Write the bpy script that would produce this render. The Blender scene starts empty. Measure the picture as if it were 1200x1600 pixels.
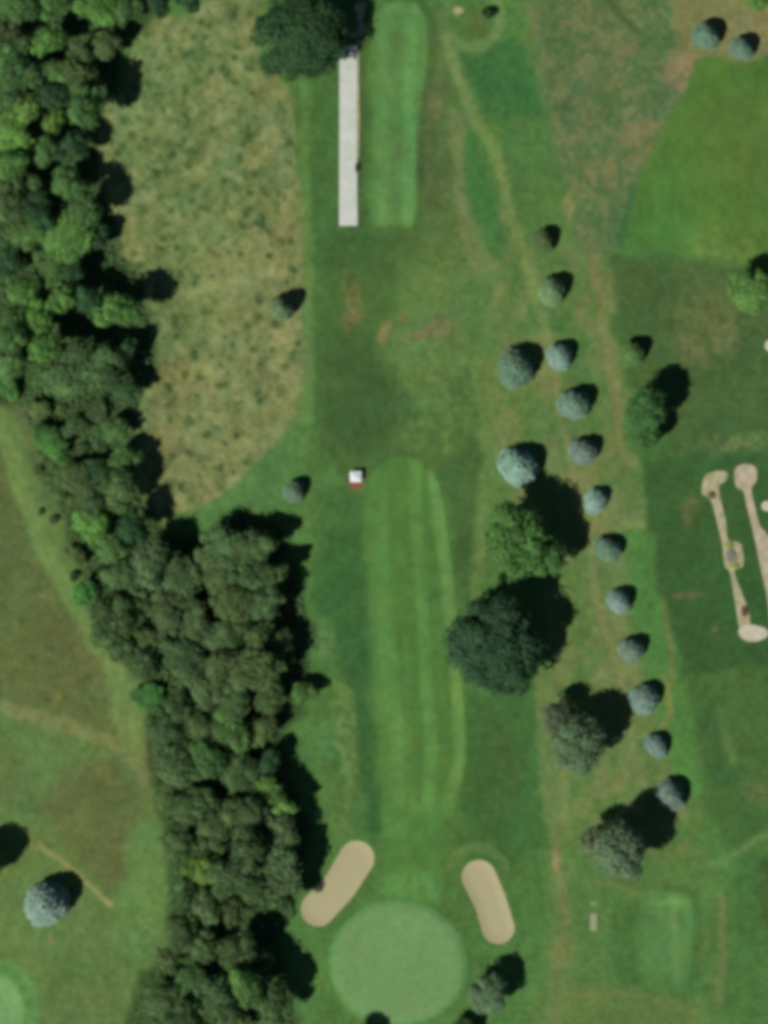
import bpy, bmesh, math, random
import numpy as np
from mathutils import Vector, Matrix
from mathutils.geometry import delaunay_2d_cdt

PI = math.pi
S = 0.125                       # metres per unit of the survey drawing (1200 x 1600 units)
scene = bpy.context.scene
C = scene.collection

# ------------------------------------------------------------------ camera
ALT = 800.0
cd = bpy.data.cameras.new("camera")
cam = bpy.data.objects.new("camera", cd)
C.objects.link(cam)
cam.location = (0, 0, ALT)
cd.sensor_fit = 'VERTICAL'
cd.angle_y = 2 * math.atan(100.0 / ALT)
cd.clip_start = 1.0
cd.clip_end = 9000
scene.camera = cam
scene.cycles.filter_width = 5.2

# ------------------------------------------------------------------ sky, sun, exposure
SUN_EL = math.radians(50)
SHADOW_DIR = math.radians(40)   # shadows fall towards the upper right
sx, sy = -math.cos(SHADOW_DIR), -math.sin(SHADOW_DIR)
w = bpy.data.worlds.new("World")
scene.world = w
w.use_nodes = True
nt = w.node_tree
bg = nt.nodes['Background']
sky = nt.nodes.new('ShaderNodeTexSky')
sky.sky_type = 'NISHITA'
sky.sun_disc = False
sky.altitude = 2500
sky.dust_density = 0.4
sky.ozone_density = 1.5
sky.sun_elevation = SUN_EL
sky.sun_rotation = math.atan2(sx, sy) % (2 * PI)
nt.links.new(sky.outputs[0], bg.inputs[0])
bg.inputs[1].default_value = 0.05
ld = bpy.data.lights.new("sun", 'SUN')
ld.energy = 5.0
ld.angle = math.radians(0.5)
ld.color = (1.0, 0.955, 0.89)
lo = bpy.data.objects.new("sun", ld)
C.objects.link(lo)
lo.rotation_euler = Vector((sx * math.cos(SUN_EL), sy * math.cos(SUN_EL), math.sin(SUN_EL))).to_track_quat('Z', 'Y').to_euler()
scene.view_settings.view_transform = 'Standard'
scene.view_settings.look = 'None'
scene.view_settings.exposure = -0.25
scene.view_settings.gamma = 1.0

rng = np.random.RandomState(11)
random.seed(5)


def WX(px): return (px - 600.0) * S
def WY(py): return (800.0 - py) * S
def lin(c):
    c = np.asarray(c, float) / 255.0
    return np.where(c <= 0.04045, c / 12.92, ((c + 0.055) / 1.055) ** 2.4)


# ------------------------------------------------------------------ 2-D noise
_lat = np.random.RandomState(3).rand(16, 256, 256)
def vnoise(x, y, k=0):
    """smooth value noise, lattice unit 1, range 0..1"""
    L = _lat[k % 16]
    xi = np.floor(x).astype(int); yi = np.floor(y).astype(int)
    fx = x - xi; fy = y - yi
    fx = fx * fx * (3 - 2 * fx); fy = fy * fy * (3 - 2 * fy)
    a = L[xi & 255, yi & 255]; b = L[(xi + 1) & 255, yi & 255]
    c = L[xi & 255, (yi + 1) & 255]; d = L[(xi + 1) & 255, (yi + 1) & 255]
    return (a * (1 - fx) + b * fx) * (1 - fy) + (c * (1 - fx) + d * fx) * fy
def fbm(x, y, k=0, o=3):
    s = 0; a = 1; t = 0
    for i in range(o):
        s = s + a * vnoise(x * 2 ** i + 17.3 * i, y * 2 ** i + 5.1 * i, k + i); t += a; a *= 0.55
    return s / t

# ------------------------------------------------------------------ shapes of the ground, in survey units
def smooth_closed(pts, n=8):
    P = np.array(pts, float); out = []
    m = len(P)
    for i in range(m):
        p0, p1, p2, p3 = P[i - 1], P[i], P[(i + 1) % m], P[(i + 2) % m]
        for k in range(n):
            t = k / n
            out.append(0.5 * ((2 * p1) + (-p0 + p2) * t + (2 * p0 - 5 * p1 + 4 * p2 - p3) * t * t + (-p0 + 3 * p1 - 3 * p2 + p3) * t ** 3))
    return np.array(out)
def capsule(a, ra, b, rb, bend=0.0, n=14):
    a = np.array(a, float); b = np.array(b, float)
    d = b - a; L = np.hypot(*d); u = d / L; v = np.array([-u[1], u[0]])
    m = (a + b) / 2 + v * bend
    out = []
    for k in range(n + 1):
        t = PI / 2 + PI * k / n
        out.append(a + ra * (math.cos(t) * u + math.sin(t) * v))
    out.append(m - v * (ra + rb) / 2 * 0.96)
    for k in range(n + 1):
        t = -PI / 2 + PI * k / n
        out.append(b + rb * (math.cos(t) * u + math.sin(t) * v))
    out.append(m + v * (ra + rb) / 2 * 0.96)
    return np.array(out)
def ellipse(cx, cy, rx, ry, n=64, wob=0.0, sd=0):
    t = np.linspace(0, 2 * PI, n, endpoint=False)
    r = 1 + wob * np.sin(2 * t + sd) + wob * 0.6 * np.sin(3 * t + 2 * sd)
    return np.stack([cx + rx * r * np.cos(t), cy + ry * r * np.sin(t)], 1)

MEADOW = smooth_closed([(225, 40), (290, 22), (360, -20), (415, -30), (400, 60), (412, 118), (455, 150), (462, 250), (470, 340), (474, 470), (470, 600), (455, 655), (415, 705), (345, 772), (290, 800),
                        (240, 812), (190, 760), (180, 640), (200, 560), (215, 470), (170, 400), (150, 320), (140, 215), (190, 130)], 5)
FAIRWAY = smooth_closed([(570, 765), (585, 735), (618, 714), (655, 720), (684, 752), (697, 810), (710, 900), (718, 1000), (726, 1100), (727, 1180), (714, 1250), (692, 1300), (690, 1400), (675, 1425),
                         (620, 1425), (602, 1400), (598, 1300), (592, 1200), (584, 1080), (575, 940), (571, 850)], 6)
TEE = smooth_closed([(583, 346), (582, 220), (586, 90), (590, 22), (612, 2), (648, 6), (668, 40), (666, 110), (652, 200), (648, 346), (615, 349)], 6)
GREEN = ellipse(621, 1505, 100, 94, 72, 0.012, 1)
COLLAR = ellipse(621, 1505, 106, 99, 72, 0.012, 1)
BUNKER_L = capsule((557, 1341), 28, (497, 1420), 27, -5)
BUNKER_R = capsule((748, 1370), 27, (778, 1449), 25.5, -3)
STRIP = np.array([(530, 353), (530.5, 72), (557.5, 70), (557.5, 258), (558.5, 353)], float)
APRON = smooth_closed([(554, 10), (563, 2), (572, 6), (570, 20), (566, 30), (571, 44), (569, 54), (556, 59), (544, 58), (546, 51), (558, 48), (559, 30)], 4)
FIELD = smooth_closed([(1095, 92), (1160, 100), (1240, 110), (1240, 400), (1140, 412), (1050, 398), (968, 376), (984, 310), (1010, 250), (1050, 180)], 5)
UPTEE = smooth_closed([(1008, 1400), (1040, 1392), (1078, 1402), (1082, 1470), (1072, 1530), (1030, 1538), (1008, 1500)], 5)
GREEN2 = ellipse(-18, 1578, 58, 62, 48)
BED_A = [smooth_closed([(1100, 757), (1104, 742), (1118, 736), (1130, 738), (1129, 750), (1121, 760), (1124, 780), (1132, 815), (1136, 843), (1152, 850), (1157, 884), (1146, 892), (1158, 930), (1168, 960), (1166, 972), (1155, 968), (1148, 935), (1140, 893),
                         (1134, 885), (1129, 850), (1122, 820), (1112, 782), (1101, 772)], 4), ]
BED_A_END = ellipse(1176, 989, 22, 14, 36, 0.08, 1)
BED_A = [BED_A[0] + (BED_A[0] - np.array([1113 + (BED_A[0][:, 1] - 757) * 0.215, BED_A[0][:, 1]]).T) * np.array([0.25, 0.0]) + np.stack([np.zeros(len(BED_A[0])), np.clip(BED_A[0][:, 1] - 955, 0, 12)], 1)]
BED_B = np.array([1.5, 0]) + smooth_closed([(1146, 750), (1147, 732), (1163, 725), (1179, 731), (1180, 750), (1172, 764), (1177, 790), (1186, 822), (1199, 838), (1206, 870), (1212, 930), (1216, 990), (1204, 985), (1196, 930), (1186, 885), (1177, 840), (1166, 795), (1160, 768), (1150, 762)], 4)

# ------------------------------------------------------------------ terrain height (metres)
def poly_sd(poly, x, y):
    """signed distance, negative inside (survey units)"""
    x = np.asarray(x, float); y = np.asarray(y, float)
    d = np.full(x.shape, 1e18); ins = np.zeros(x.shape, bool)
    n = len(poly)
    for i in range(n):
        x1, y1 = poly[i]; x2, y2 = poly[(i + 1) % n]
        ex, ey = x2 - x1, y2 - y1
        L = ex * ex + ey * ey + 1e-12
        t = np.clip(((x - x1) * ex + (y - y1) * ey) / L, 0, 1)
        d = np.minimum(d, (x - x1 - t * ex) ** 2 + (y - y1 - t * ey) ** 2)
        if abs(ey) > 1e-12:
            c = ((y1 > y) != (y2 > y)) & (x < ex * (y - y1) / ey + x1)
            ins ^= c
    d = np.sqrt(d)
    return np.where(ins, -d, d)
def line_d(pts, x, y):
    d = np.full(x.shape, 1e18)
    for (x1, y1), (x2, y2) in zip(pts[:-1], pts[1:]):
        ex, ey = x2 - x1, y2 - y1
        t = np.clip(((x - x1) * ex + (y - y1) * ey) / (ex * ex + ey * ey), 0, 1)
        d = np.minimum(d, (x - x1 - t * ex) ** 2 + (y - y1 - t * ey) ** 2)
    return np.sqrt(d)
def sst(a, b, v):
    t = np.clip((v - a) / (b - a), 0, 1)
    return t * t * (3 - 2 * t)
def near(poly, x, y, m):
    lo_, hi_ = poly.min(0) - m, poly.max(0) + m
    return (x > lo_[0]) & (x < hi_[0]) & (y > lo_[1]) & (y < hi_[1])

def _height_units(x, y):
    h = 1.1 * fbm(x / 420.0 + 3, y / 420.0 + 3, 4, 2) + 0.18 * vnoise(x / 90.0, y / 90.0, 6)
    for poly, amp, a, b in ((TEE, 0.45, -2, 16), (GREEN, 0.4, -12, 22), (UPTEE, 0.3, -2, 14), (FAIRWAY, 0.10, -6, 14), (GREEN2, 0.4, -10, 20)):
        m = near(poly, x, y, 30)
        if m.any():
            h[m] += amp * (1 - sst(a, b, poly_sd(poly, x[m], y[m])))
    for poly in (BUNKER_L, BUNKER_R):
        m = near(poly, x, y, 30)
        if m.any():
            s = poly_sd(poly, x[m], y[m])
            h[m] += -0.22 * (1 - sst(-14, 1, s)) + 0.10 * (1 - sst(2, 16, s)) * sst(-3, 3, s)
    return h

# rasters covering the survey plus a margin, sampled bilinearly everywhere else
MX, MY, ST = 260, 260, 2.0
gx = np.arange(-MX, 1200 + MX + ST, ST); gy = np.arange(-MY, 1600 + MY + ST, ST)
GX, GY = np.meshgrid(gx, gy, indexing='ij')
HR = _height_units(GX.ravel(), GY.ravel()).reshape(GX.shape)
def sample(R, x, y):
    u = np.clip((np.asarray(x, float) + MX) / ST, 0, R.shape[0] - 1.001); v = np.clip((np.asarray(y, float) + MY) / ST, 0, R.shape[1] - 1.001)
    i = u.astype(int); j = v.astype(int); fu = u - i; fv = v - j
    if R.ndim == 3: fu = fu[:, None]; fv = fv[:, None]
    return R[i, j] * (1 - fu) * (1 - fv) + R[i + 1, j] * fu * (1 - fv) + R[i, j + 1] * (1 - fu) * fv + R[i + 1, j + 1] * fu * fv
def height(px, py):
    return sample(HR, px, py)
def h1(px, py):
    return float(sample(HR, np.array([px]), np.array([py]))[0])

# ------------------------------------------------------------------ the colour of the turf, soil and worn ground (real surface colour only)
COL = np.empty(GX.shape + (3,)); COL[:] = lin((70, 112, 57))
n10 = fbm(GX / 90, GY / 110, 1); n3 = fbm(GX / 26, GY / 30, 3); n1 = fbm(GX / 8, GY / 9, 6); n2 = fbm(GX / 13 + 7, GY / 17, 9)
WARPX = (vnoise(GX / 34, GY / 34, 9) - 0.5) * 14 + (vnoise(GX / 11, GY / 11, 10) - 0.5) * 6
WARPY = (vnoise(GX / 34 + 50, GY / 34, 11) - 0.5) * 14 + (vnoise(GX / 11 + 40, GY / 11, 12) - 0.5) * 6
def blend(a, col, sl=None):
    c = lin(col)
    if sl is None:
        COL[:] = COL * (1 - a[..., None]) + c * a[..., None]
    else:
        COL[sl] = COL[sl] * (1 - a[..., None]) + c * a[..., None]
def window(pts, m):
    p = np.array(pts, float)
    i0 = max(0, int((p[:, 0].min() - m + MX) / ST)); i1 = min(len(gx), int((p[:, 0].max() + m + MX) / ST) + 2)
    j0 = max(0, int((p[:, 1].min() - m + MY) / ST)); j1 = min(len(gy), int((p[:, 1].max() + m + MY) / ST) + 2)
    return (slice(i0, i1), slice(j0, j1))
def P(pts, col, soft=8, amt=1.0, warp=1.0, patch=0):
    sl = window(pts, soft + 16)
    x = GX[sl] + WARPX[sl] * warp; y = GY[sl] + WARPY[sl] * warp
    a = (1 - sst(-soft, soft, poly_sd(np.array(pts, float), x, y))) * amt
    if patch: a = a * sst(0.5 - 0.12, 0.5 + 0.12, (n3 if patch == 1 else n10 if patch == 3 else 1 - n2 if patch == 4 else n1)[sl])
    blend(a, col, sl)
def Ln(pts, wd, col, soft=6, amt=1.0, warp=0.4, patch=0):
    sl = window(pts, wd + soft + 16)
    x = GX[sl] + WARPX[sl] * warp; y = GY[sl] + WARPY[sl] * warp
    a = (1 - sst(wd / 2 - soft, wd / 2 + soft, line_d(pts, x, y))) * amt
    if patch: a = a * (0.35 + 0.65 * sst(0.4, 0.6, n3[sl]))
    blend(a, col, sl)
def El(cx, cy, rx, ry, col, amt=1.0, soft=0.5, warp=1.0, rot=0, brk=True):
    m = max(rx, ry) * 1.6
    sl = window([(cx - m, cy - m), (cx + m, cy + m)], 4)
    x = GX[sl] + WARPX[sl] * warp - cx; y = GY[sl] + WARPY[sl] * warp - cy
    c, s = math.cos(rot), math.sin(rot)
    r = np.hypot((x * c + y * s) / rx, (-x * s + y * c) / ry)
    blend((1 - sst(1 - soft, 1 + soft, r)) * amt * ((0.35 + 0.65 * sst(0.36, 0.62, n1[sl])) if brk else 1.0), col, sl)

# rough of the middle of the hole
P([(500, 345), (735, 345), (745, 560), (745, 720), (700, 750), (560, 760), (490, 700), (492, 500)], (66, 101, 51), 22)
El(680, 620, 70, 90, (84, 118, 62), 0.8)
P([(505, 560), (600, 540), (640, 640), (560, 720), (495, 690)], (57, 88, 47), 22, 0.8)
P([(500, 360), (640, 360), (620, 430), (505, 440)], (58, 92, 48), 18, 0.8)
P([(640, 420), (735, 400), (740, 560), (680, 620), (600, 560)], (84, 118, 64), 26, 0.85)
El(548, 470, 13, 42, (104, 110, 66), 0.7)
El(553, 505, 9, 18, (108, 100, 68), 0.6)
El(602, 522, 11, 18, (118, 112, 74), 0.65)
El(672, 520, 36, 13, (116, 106, 76), 0.7, rot=-0.2)
El(690, 500, 18, 12, (122, 104, 80), 0.5)
El(628, 497, 8, 8, (115, 96, 70), 0.5)
# rough between the meadow and the long tee
P([(470, 120), (530, 60), (582, 60), (582, 350), (495, 350), (478, 500)], (64, 104, 52), 10)
Ln([(568, 60), (567, 350)], 16, (62, 92, 48), 5, 0.7)
Ln([(478, 118), (474, 250), (481, 400), (483, 540), (478, 660)], 17, (80, 122, 64), 5, 0.85)
Ln([(463, 150), (466, 340), (473, 600)], 8, (70, 112, 58), 5, 0.7)
P([(676, 20), (700, 20), (722, 200), (728, 340), (735, 420), (660, 400), (655, 240)], (76, 106, 58), 12, 0.9)
P([(656, 100), (700, 130), (700, 330), (655, 340)], (74, 98, 56), 10, 0.7)
El(675, 165, 16, 20, (100, 108, 66), 0.6)
# left side of the fairway
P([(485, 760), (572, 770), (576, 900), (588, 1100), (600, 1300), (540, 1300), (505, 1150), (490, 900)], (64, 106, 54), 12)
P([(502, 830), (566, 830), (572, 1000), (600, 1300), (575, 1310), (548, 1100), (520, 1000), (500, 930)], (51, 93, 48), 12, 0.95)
El(540, 1145, 17, 62, (100, 133, 76), 0.85, rot=-0.08)
El(525, 1085, 14, 34, (84, 124, 64), 0.7)
El(508, 1000, 18, 30, (90, 124, 70), 0.6)
El(508, 1150, 14, 30, (70, 120, 68), 0.7)
El(548, 1240, 20, 36, (84, 118, 64), 0.7)
El(530, 1290, 14, 26, (88, 118, 64), 0.6)
# right side of the fairway
P([(690, 720), (755, 690), (768, 800), (745, 950), (728, 960), (708, 860)], (61, 96, 50), 10)
P([(728, 1090), (840, 1060), (858, 1300), (800, 1360), (700, 1340), (722, 1240)], (58, 100, 50), 16)
P([(742, 1100), (800, 1110), (820, 1260), (760, 1300)], (62, 92, 50), 20, 0.6)
# band under the spruces
P([(735, 350), (870, 340), (950, 380), (965, 560), (1000, 720), (1010, 860), (1045, 1000), (1075, 1120), (1100, 1240), (1110, 1400), (1120, 1620), (850, 1620), (858, 1320), (838, 1100), (870, 1060), (850, 900), (765, 780), (748, 600)], (80, 117, 62), 12)
P([(742, 560), (790, 560), (770, 760), (765, 860), (745, 960), (735, 940), (752, 760)], (90, 121, 66), 9, 0.8)
P([(880, 560), (960, 640), (990, 820), (1010, 930), (1040, 1140), (1060, 1240), (960, 1240), (930, 1060), (900, 900)], (88, 117, 66), 16, 0.75, patch=0)
P([(760, 360), (960, 400), (1000, 800), (1060, 1150), (1080, 1350), (880, 1380), (850, 900), (770, 700)], (104, 117, 74), 10, 0.55, patch=1)
P([(960, 820), (1005, 830), (1060, 1000), (1095, 1240), (1060, 1240), (1010, 1080), (975, 900)], (68, 118, 58), 12, 0.9)
P([(870, 500), (900, 500), (930, 640), (950, 700), (925, 700), (880, 560)], (66, 112, 58), 10, 0.6)
# worn tracks
Ln([(700, 60), (722, 140), (745, 195), (778, 235), (794, 310), (812, 380), (838, 460), (853, 520)], 17, (100, 128, 73), 6, 0.95, 0.3)
Ln([(853, 520), (868, 600), (885, 700), (900, 770), (925, 860), (932, 940), (955, 1010), (975, 1090), (992, 1190), (1004, 1235)], 13, (106, 124, 74), 6, 0.8, 0.4)
Ln([(868, 600), (885, 700), (900, 770), (925, 860), (932, 940), (955, 1010), (975, 1090)], 6, (118, 122, 80), 4, 0.5, 0.4, patch=1)
Ln([(752, 200), (764, 222), (772, 250)], 10, (100, 138, 66), 5, 0.7, 0.2)
El(782, 330, 7, 22, (122, 112, 78), 0.6, rot=-0.2)
Ln([(716, 190), (719, 300), (735, 380), (745, 420)], 24, (96, 116, 70), 8, 0.85, 0.4)
Ln([(905, 330), (922, 400), (938, 470), (950, 560), (962, 620), (970, 690)], 13, (108, 119, 74), 5, 0.75, 0.4)
Ln([(912, 350), (930, 430)], 24, (106, 118, 74), 8, 0.6)
Ln([(912, 828), (1000, 822)], 9, (110, 122, 76), 5, 0.7)
Ln([(1035, 900), (1045, 990), (1052, 1060)], 10, (104, 110, 72), 5, 0.6)
Ln([(1040, 1060), (1046, 1110), (1035, 1135)], 9, (118, 122, 70), 5, 0.6)
Ln([(845, 1060), (852, 1200), (868, 1300), (876, 1420), (872, 1560), (850, 1620)], 16, (92, 116, 68), 8, 0.8, 0.5)
Ln([(870, 1320), (878, 1400), (888, 1440)], 11, (116, 120, 78), 6, 0.65, 0.5)
El(872, 1345, 7, 16, (140, 138, 96), 0.7)
El(955, 1383, 36, 9, (140, 134, 88), 0.85, rot=0.15)
El(880, 1490, 20, 24, (116, 116, 74), 0.6)
P([(840, 1540), (900, 1500), (1000, 1540), (1100, 1560), (1100, 1650), (820, 1650)], (88, 110, 60), 20, 0.45)
Ln([(860, 1610), (885, 1570), (920, 1552), (1010, 1556), (1085, 1585)], 9, (104, 114, 68), 7, 0.5, 0.9)
P([(880, 1330), (1120, 1330), (1120, 1560), (900, 1540)], (72, 112, 58), 20, 0.75)
P([(958, 1410), (1000, 1400), (1002, 1540), (966, 1530)], (62, 104, 52), 8, 0.9)
P([(1000, 1390), (1095, 1380), (1090, 1550), (1000, 1550)], (68, 112, 58), 9, 0.9)
Ln([(1128, 1400), (1130, 1470), (1124, 1560)], 12, (108, 120, 76), 6, 0.65, 0.4)
Ln([(1190, 1480), (1196, 1620)], 12, (104, 116, 72), 6, 0.6)
P([(1135, 1340), (1260, 1300), (1260, 1620), (1140, 1620)], (66, 108, 54), 12, 0.9)
P([(1180, 1340), (1260, 1320), (1260, 1480), (1195, 1480)], (56, 88, 46), 10, 0.8)
# dark pocket and scrub of the upper right
P([(724, 92), (770, 72), (806, 56), (836, 105), (852, 190), (862, 240), (826, 250), (790, 200), (752, 168)], (52, 100, 52), 10, 0.9, 0.6)
P([(800, 180), (862, 180), (886, 300), (900, 340), (860, 350), (830, 380), (800, 300)], (72, 112, 58), 14, 0.9)
P(smooth_closed([(735, 200), (752, 240), (770, 300), (788, 360), (790, 400), (768, 398), (745, 350), (726, 300), (722, 240)], 4), (57, 107, 54), 8, 0.85, 0.5)
P([(815, -40), (1260, -40), (1260, 95), (1090, 98), (1046, 180), (1000, 260), (972, 340), (955, 400), (905, 400), (885, 290), (858, 180), (838, 100)], (88, 113, 68), 10)
P([(820, -40), (1260, -40), (1260, 95), (1090, 98), (1046, 180), (1000, 260), (972, 340), (945, 400), (905, 400), (880, 290), (858, 180), (838, 100)], (106, 113, 76), 10, 0.65, patch=1)
P([(820, -40), (1100, -40), (1046, 180), (1000, 260), (945, 400), (905, 400), (880, 290), (858, 180)], (62, 98, 58), 10, 0.8, patch=2)
P([(1050, -40), (1260, -40), (1260, 88), (1100, 90), (1060, 60)], (112, 120, 76), 12, 0.65)
El(1185, 50, 26, 28, (134, 128, 90), 0.6)
El(1062, 108, 22, 34, (128, 120, 88), 0.8, rot=0.5)
El(1000, 205, 30, 14, (120, 118, 80), 0.7, rot=-0.5)
El(975, 80, 22, 12, (118, 108, 74), 0.6, rot=-0.4)
El(988, 250, 20, 14, (110, 118, 74), 0.7, rot=-0.6)
El(884, 325, 9, 22, (124, 122, 80), 0.7)
El(1030, 62, 26, 20, (66, 100, 50), 0.7)
El(885, 165, 18, 14, (56, 84, 52), 0.6)
Ln([(950, 0), (975, 30), (1000, 52)], 9, (58, 84, 48), 5, 0.75)
P(FIELD, (70, 110, 48), 6, 1, 0.7)
P([(1060, 190), (1150, 130), (1240, 180), (1240, 330), (1120, 300)], (76, 110, 51), 30, 0.75)
P([(980, 380), (1010, 300), (1060, 270), (1100, 395)], (66, 116, 54), 26, 0.7)
El(1150, 370, 70, 34, (90, 122, 58), 0.6)
Ln([(990, 290), (978, 340), (970, 378)], 9, (54, 96, 66), 5, 0.7)
P([(950, 398), (1050, 402), (1140, 418), (1260, 418), (1260, 700), (1000, 716), (985, 600), (960, 500)], (62, 94, 50), 10)
P([(1010, 430), (1090, 430), (1070, 600), (1000, 560)], (60, 88, 48), 20, 0.6)
El(1110, 495, 62, 58, (92, 104, 62), 0.6, soft=0.8)
El(1135, 530, 24, 16, (106, 110, 72), 0.45, rot=0.4)
El(1085, 545, 22, 26, (92, 100, 62), 0.6)
El(1150, 688, 52, 15, (92, 114, 66), 0.8)
El(1140, 395, 60, 10, (96, 126, 64), 0.7)
P([(985, 620), (1030, 600), (1040, 700), (1000, 720), (975, 690)], (58, 108, 52), 14, 0.9)
P([(1000, 716), (1100, 706), (1260, 698), (1260, 1035), (1150, 1048), (1068, 1062), (1045, 960), (1012, 820)], (52, 89, 47), 8)
P([(1120, 880), (1200, 900), (1200, 960), (1130, 960)], (48, 92, 46), 12, 0.7)
El(1078, 800, 12, 22, (92, 100, 62), 0.6)
El(1075, 930, 22, 6, (100, 100, 64), 0.7)
El(1117, 983, 5, 4, (128, 104, 74), 0.7)
P([(1068, 1062), (1150, 1050), (1260, 1030), (1260, 1300), (1140, 1340), (1102, 1260), (1085, 1140)], (63, 100, 50), 10)
P([(1090, 1090), (1130, 1100), (1140, 1220), (1108, 1230)], (54, 92, 50), 10, 0.8)
Ln([(1125, 1110), (1145, 1190)], 12, (78, 112, 62), 6, 0.7)
El(1185, 1240, 26, 20, (100, 108, 68), 0.6)
Ln([(1250, 1285), (1180, 1312), (1130, 1345), (1080, 1350)], 12, (88, 124, 70), 6, 0.8)
El(1070, 1305, 30, 16, (54, 106, 52), 0.7)
# worn ring at the top
a_ = 1 - sst(4, 11, np.abs(np.hypot(GX - 738, (GY - 28) * 0.95) - 44))
a_ = a_ * (1 - sst(60, 68, -(GY - 28) + 20)) * sst(-60, -10, GX - 738)
blend(a_ * 0.85, (92, 124, 72))
El(738, 26, 34, 34, (70, 106, 52), 0.8, 0.25, 0.4)
El(754, 40, 14, 20, (84, 88, 54), 0.6)
El(716, 17, 8, 6, (170, 172, 128), 0.95, 0.4, 0.1)
# left-hand ground
P([(-260, 600), (60, 640), (120, 760), (200, 980), (235, 1080), (245, 1240), (262, 1330), (255, 1480), (215, 1540), (190, 1900), (-260, 1900)], (84, 116, 63), 10)
P([(-260, 700), (10, 700), (40, 800), (70, 880), (120, 960), (170, 1040), (205, 1160), (120, 1140), (0, 1100), (-260, 1060)], (82, 102, 58), 12)
P([(60, 940), (150, 980), (170, 1080), (60, 1080)], (86, 98, 58), 20, 0.6)
Ln([(-10, 640), (20, 720), (45, 800), (80, 880), (125, 960), (150, 1010)], 27, (94, 127, 70), 7, 0.9, 0.4)
P([(160, 1030), (205, 1040), (236, 1150), (240, 1215), (200, 1180), (170, 1110)], (96, 124, 70), 9, 0.9)
El(233, 1185, 5, 18, (134, 120, 86), 0.7)
Ln([(-10, 1098), (40, 1112), (110, 1138), (180, 1160), (225, 1215)], 20, (106, 122, 76), 7, 0.85, 0.5)
P([(-260, 1120), (0, 1125), (120, 1160), (180, 1200), (100, 1215), (-260, 1250)], (82, 116, 64), 14, 0.8)
P([(100, 1200), (190, 1190), (232, 1250), (205, 1300), (195, 1400), (170, 1395), (110, 1320), (60, 1260)], (84, 99, 57), 16, 0.85)
El(-5, 1215, 60, 40, (84, 104, 60), 0.7)
Ln([(62, 1322), (92, 1340), (118, 1362), (150, 1392), (176, 1413)], 7, (128, 138, 88), 4, 0.85, 0.3)
El(55, 1320, 10, 8, (122, 112, 78), 0.5)
P([(212, 1290), (258, 1290), (262, 1400), (240, 1520), (205, 1530), (190, 1400)], (84, 122, 66), 9, 0.85)
El(125, 1440, 24, 44, (92, 118, 68), 0.55)
El(125, 1525, 36, 18, (58, 106, 54), 0.7)
El(82, 1465, 7, 12, (124, 116, 80), 0.6)
El(140, 1560, 50, 30, (92, 112, 66), 0.5)
P(ellipse(-18, 1578, 78, 84, 36), (84, 136, 72), 6, 0.9, 0.3)
P(GREEN2, (102, 148, 90), 4, 1, 0.2)
# meadow
P(MEADOW, (110, 130, 76), 3.5, 1, 0.45)
P(MEADOW, (122, 131, 82), 6, 0.85, 0.5, patch=1)
P(MEADOW, (126, 134, 88), 6, 0.6, 0.5, patch=2)
P(MEADOW, (94, 123, 71), 6, 0.3, 0.5, patch=3)
P(MEADOW, (84, 114, 64), 6, 0.55, 0.5, patch=4)
P([(330, 380), (470, 330), (476, 600), (440, 690), (330, 780), (250, 800), (250, 600), (330, 520)], (128, 133, 86), 20, 0.5)
P([(240, 560), (300, 560), (290, 700), (240, 720)], (118, 118, 72), 14, 0.5)
El(163, 218, 20, 22, (128, 132, 80), 0.8)
El(178, 258, 22, 20, (122, 132, 78), 0.7)
El(435, 530, 18, 22, (140, 142, 92), 0.7)
El(410, 150, 18, 30, (106, 110, 68), 0.6)
El(425, 118, 12, 8, (120, 104, 72), 0.6)
P([(255, 812), (345, 778), (420, 708), (470, 655), (490, 700), (470, 770), (400, 800), (330, 820)], (74, 116, 62), 5, 1, 0.4)
for x0, y0 in ((50, 1030), (58, 922), (140, 1058), (82, 1012), (78, 1092), (104, 1090), (138, 1096), (36, 968)):
    El(x0, y0, 6, 5, (62, 82, 46), 0.75, brk=False)
for x0, y0, c in ((62, 935, (118, 112, 76)), (74, 1025, (110, 112, 52)), (98, 1090, (118, 116, 52)), (115, 1065, (110, 104, 66))):
    El(x0, y0, 5, 4, c, 0.7, brk=False)
# wood floor
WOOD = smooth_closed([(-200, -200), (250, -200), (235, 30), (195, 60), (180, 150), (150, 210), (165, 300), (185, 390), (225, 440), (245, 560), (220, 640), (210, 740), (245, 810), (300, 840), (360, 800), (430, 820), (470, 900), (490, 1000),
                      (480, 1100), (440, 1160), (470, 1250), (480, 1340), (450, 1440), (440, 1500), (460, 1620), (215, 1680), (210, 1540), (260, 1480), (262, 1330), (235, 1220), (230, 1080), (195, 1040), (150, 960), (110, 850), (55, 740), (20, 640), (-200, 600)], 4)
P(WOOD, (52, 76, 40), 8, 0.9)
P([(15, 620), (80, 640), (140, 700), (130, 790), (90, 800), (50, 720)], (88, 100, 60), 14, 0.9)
P([(15, 620), (80, 640), (200, 700), (190, 790), (90, 800), (50, 720)], (66, 102, 52), 10, 0.8, patch=2)

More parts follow.
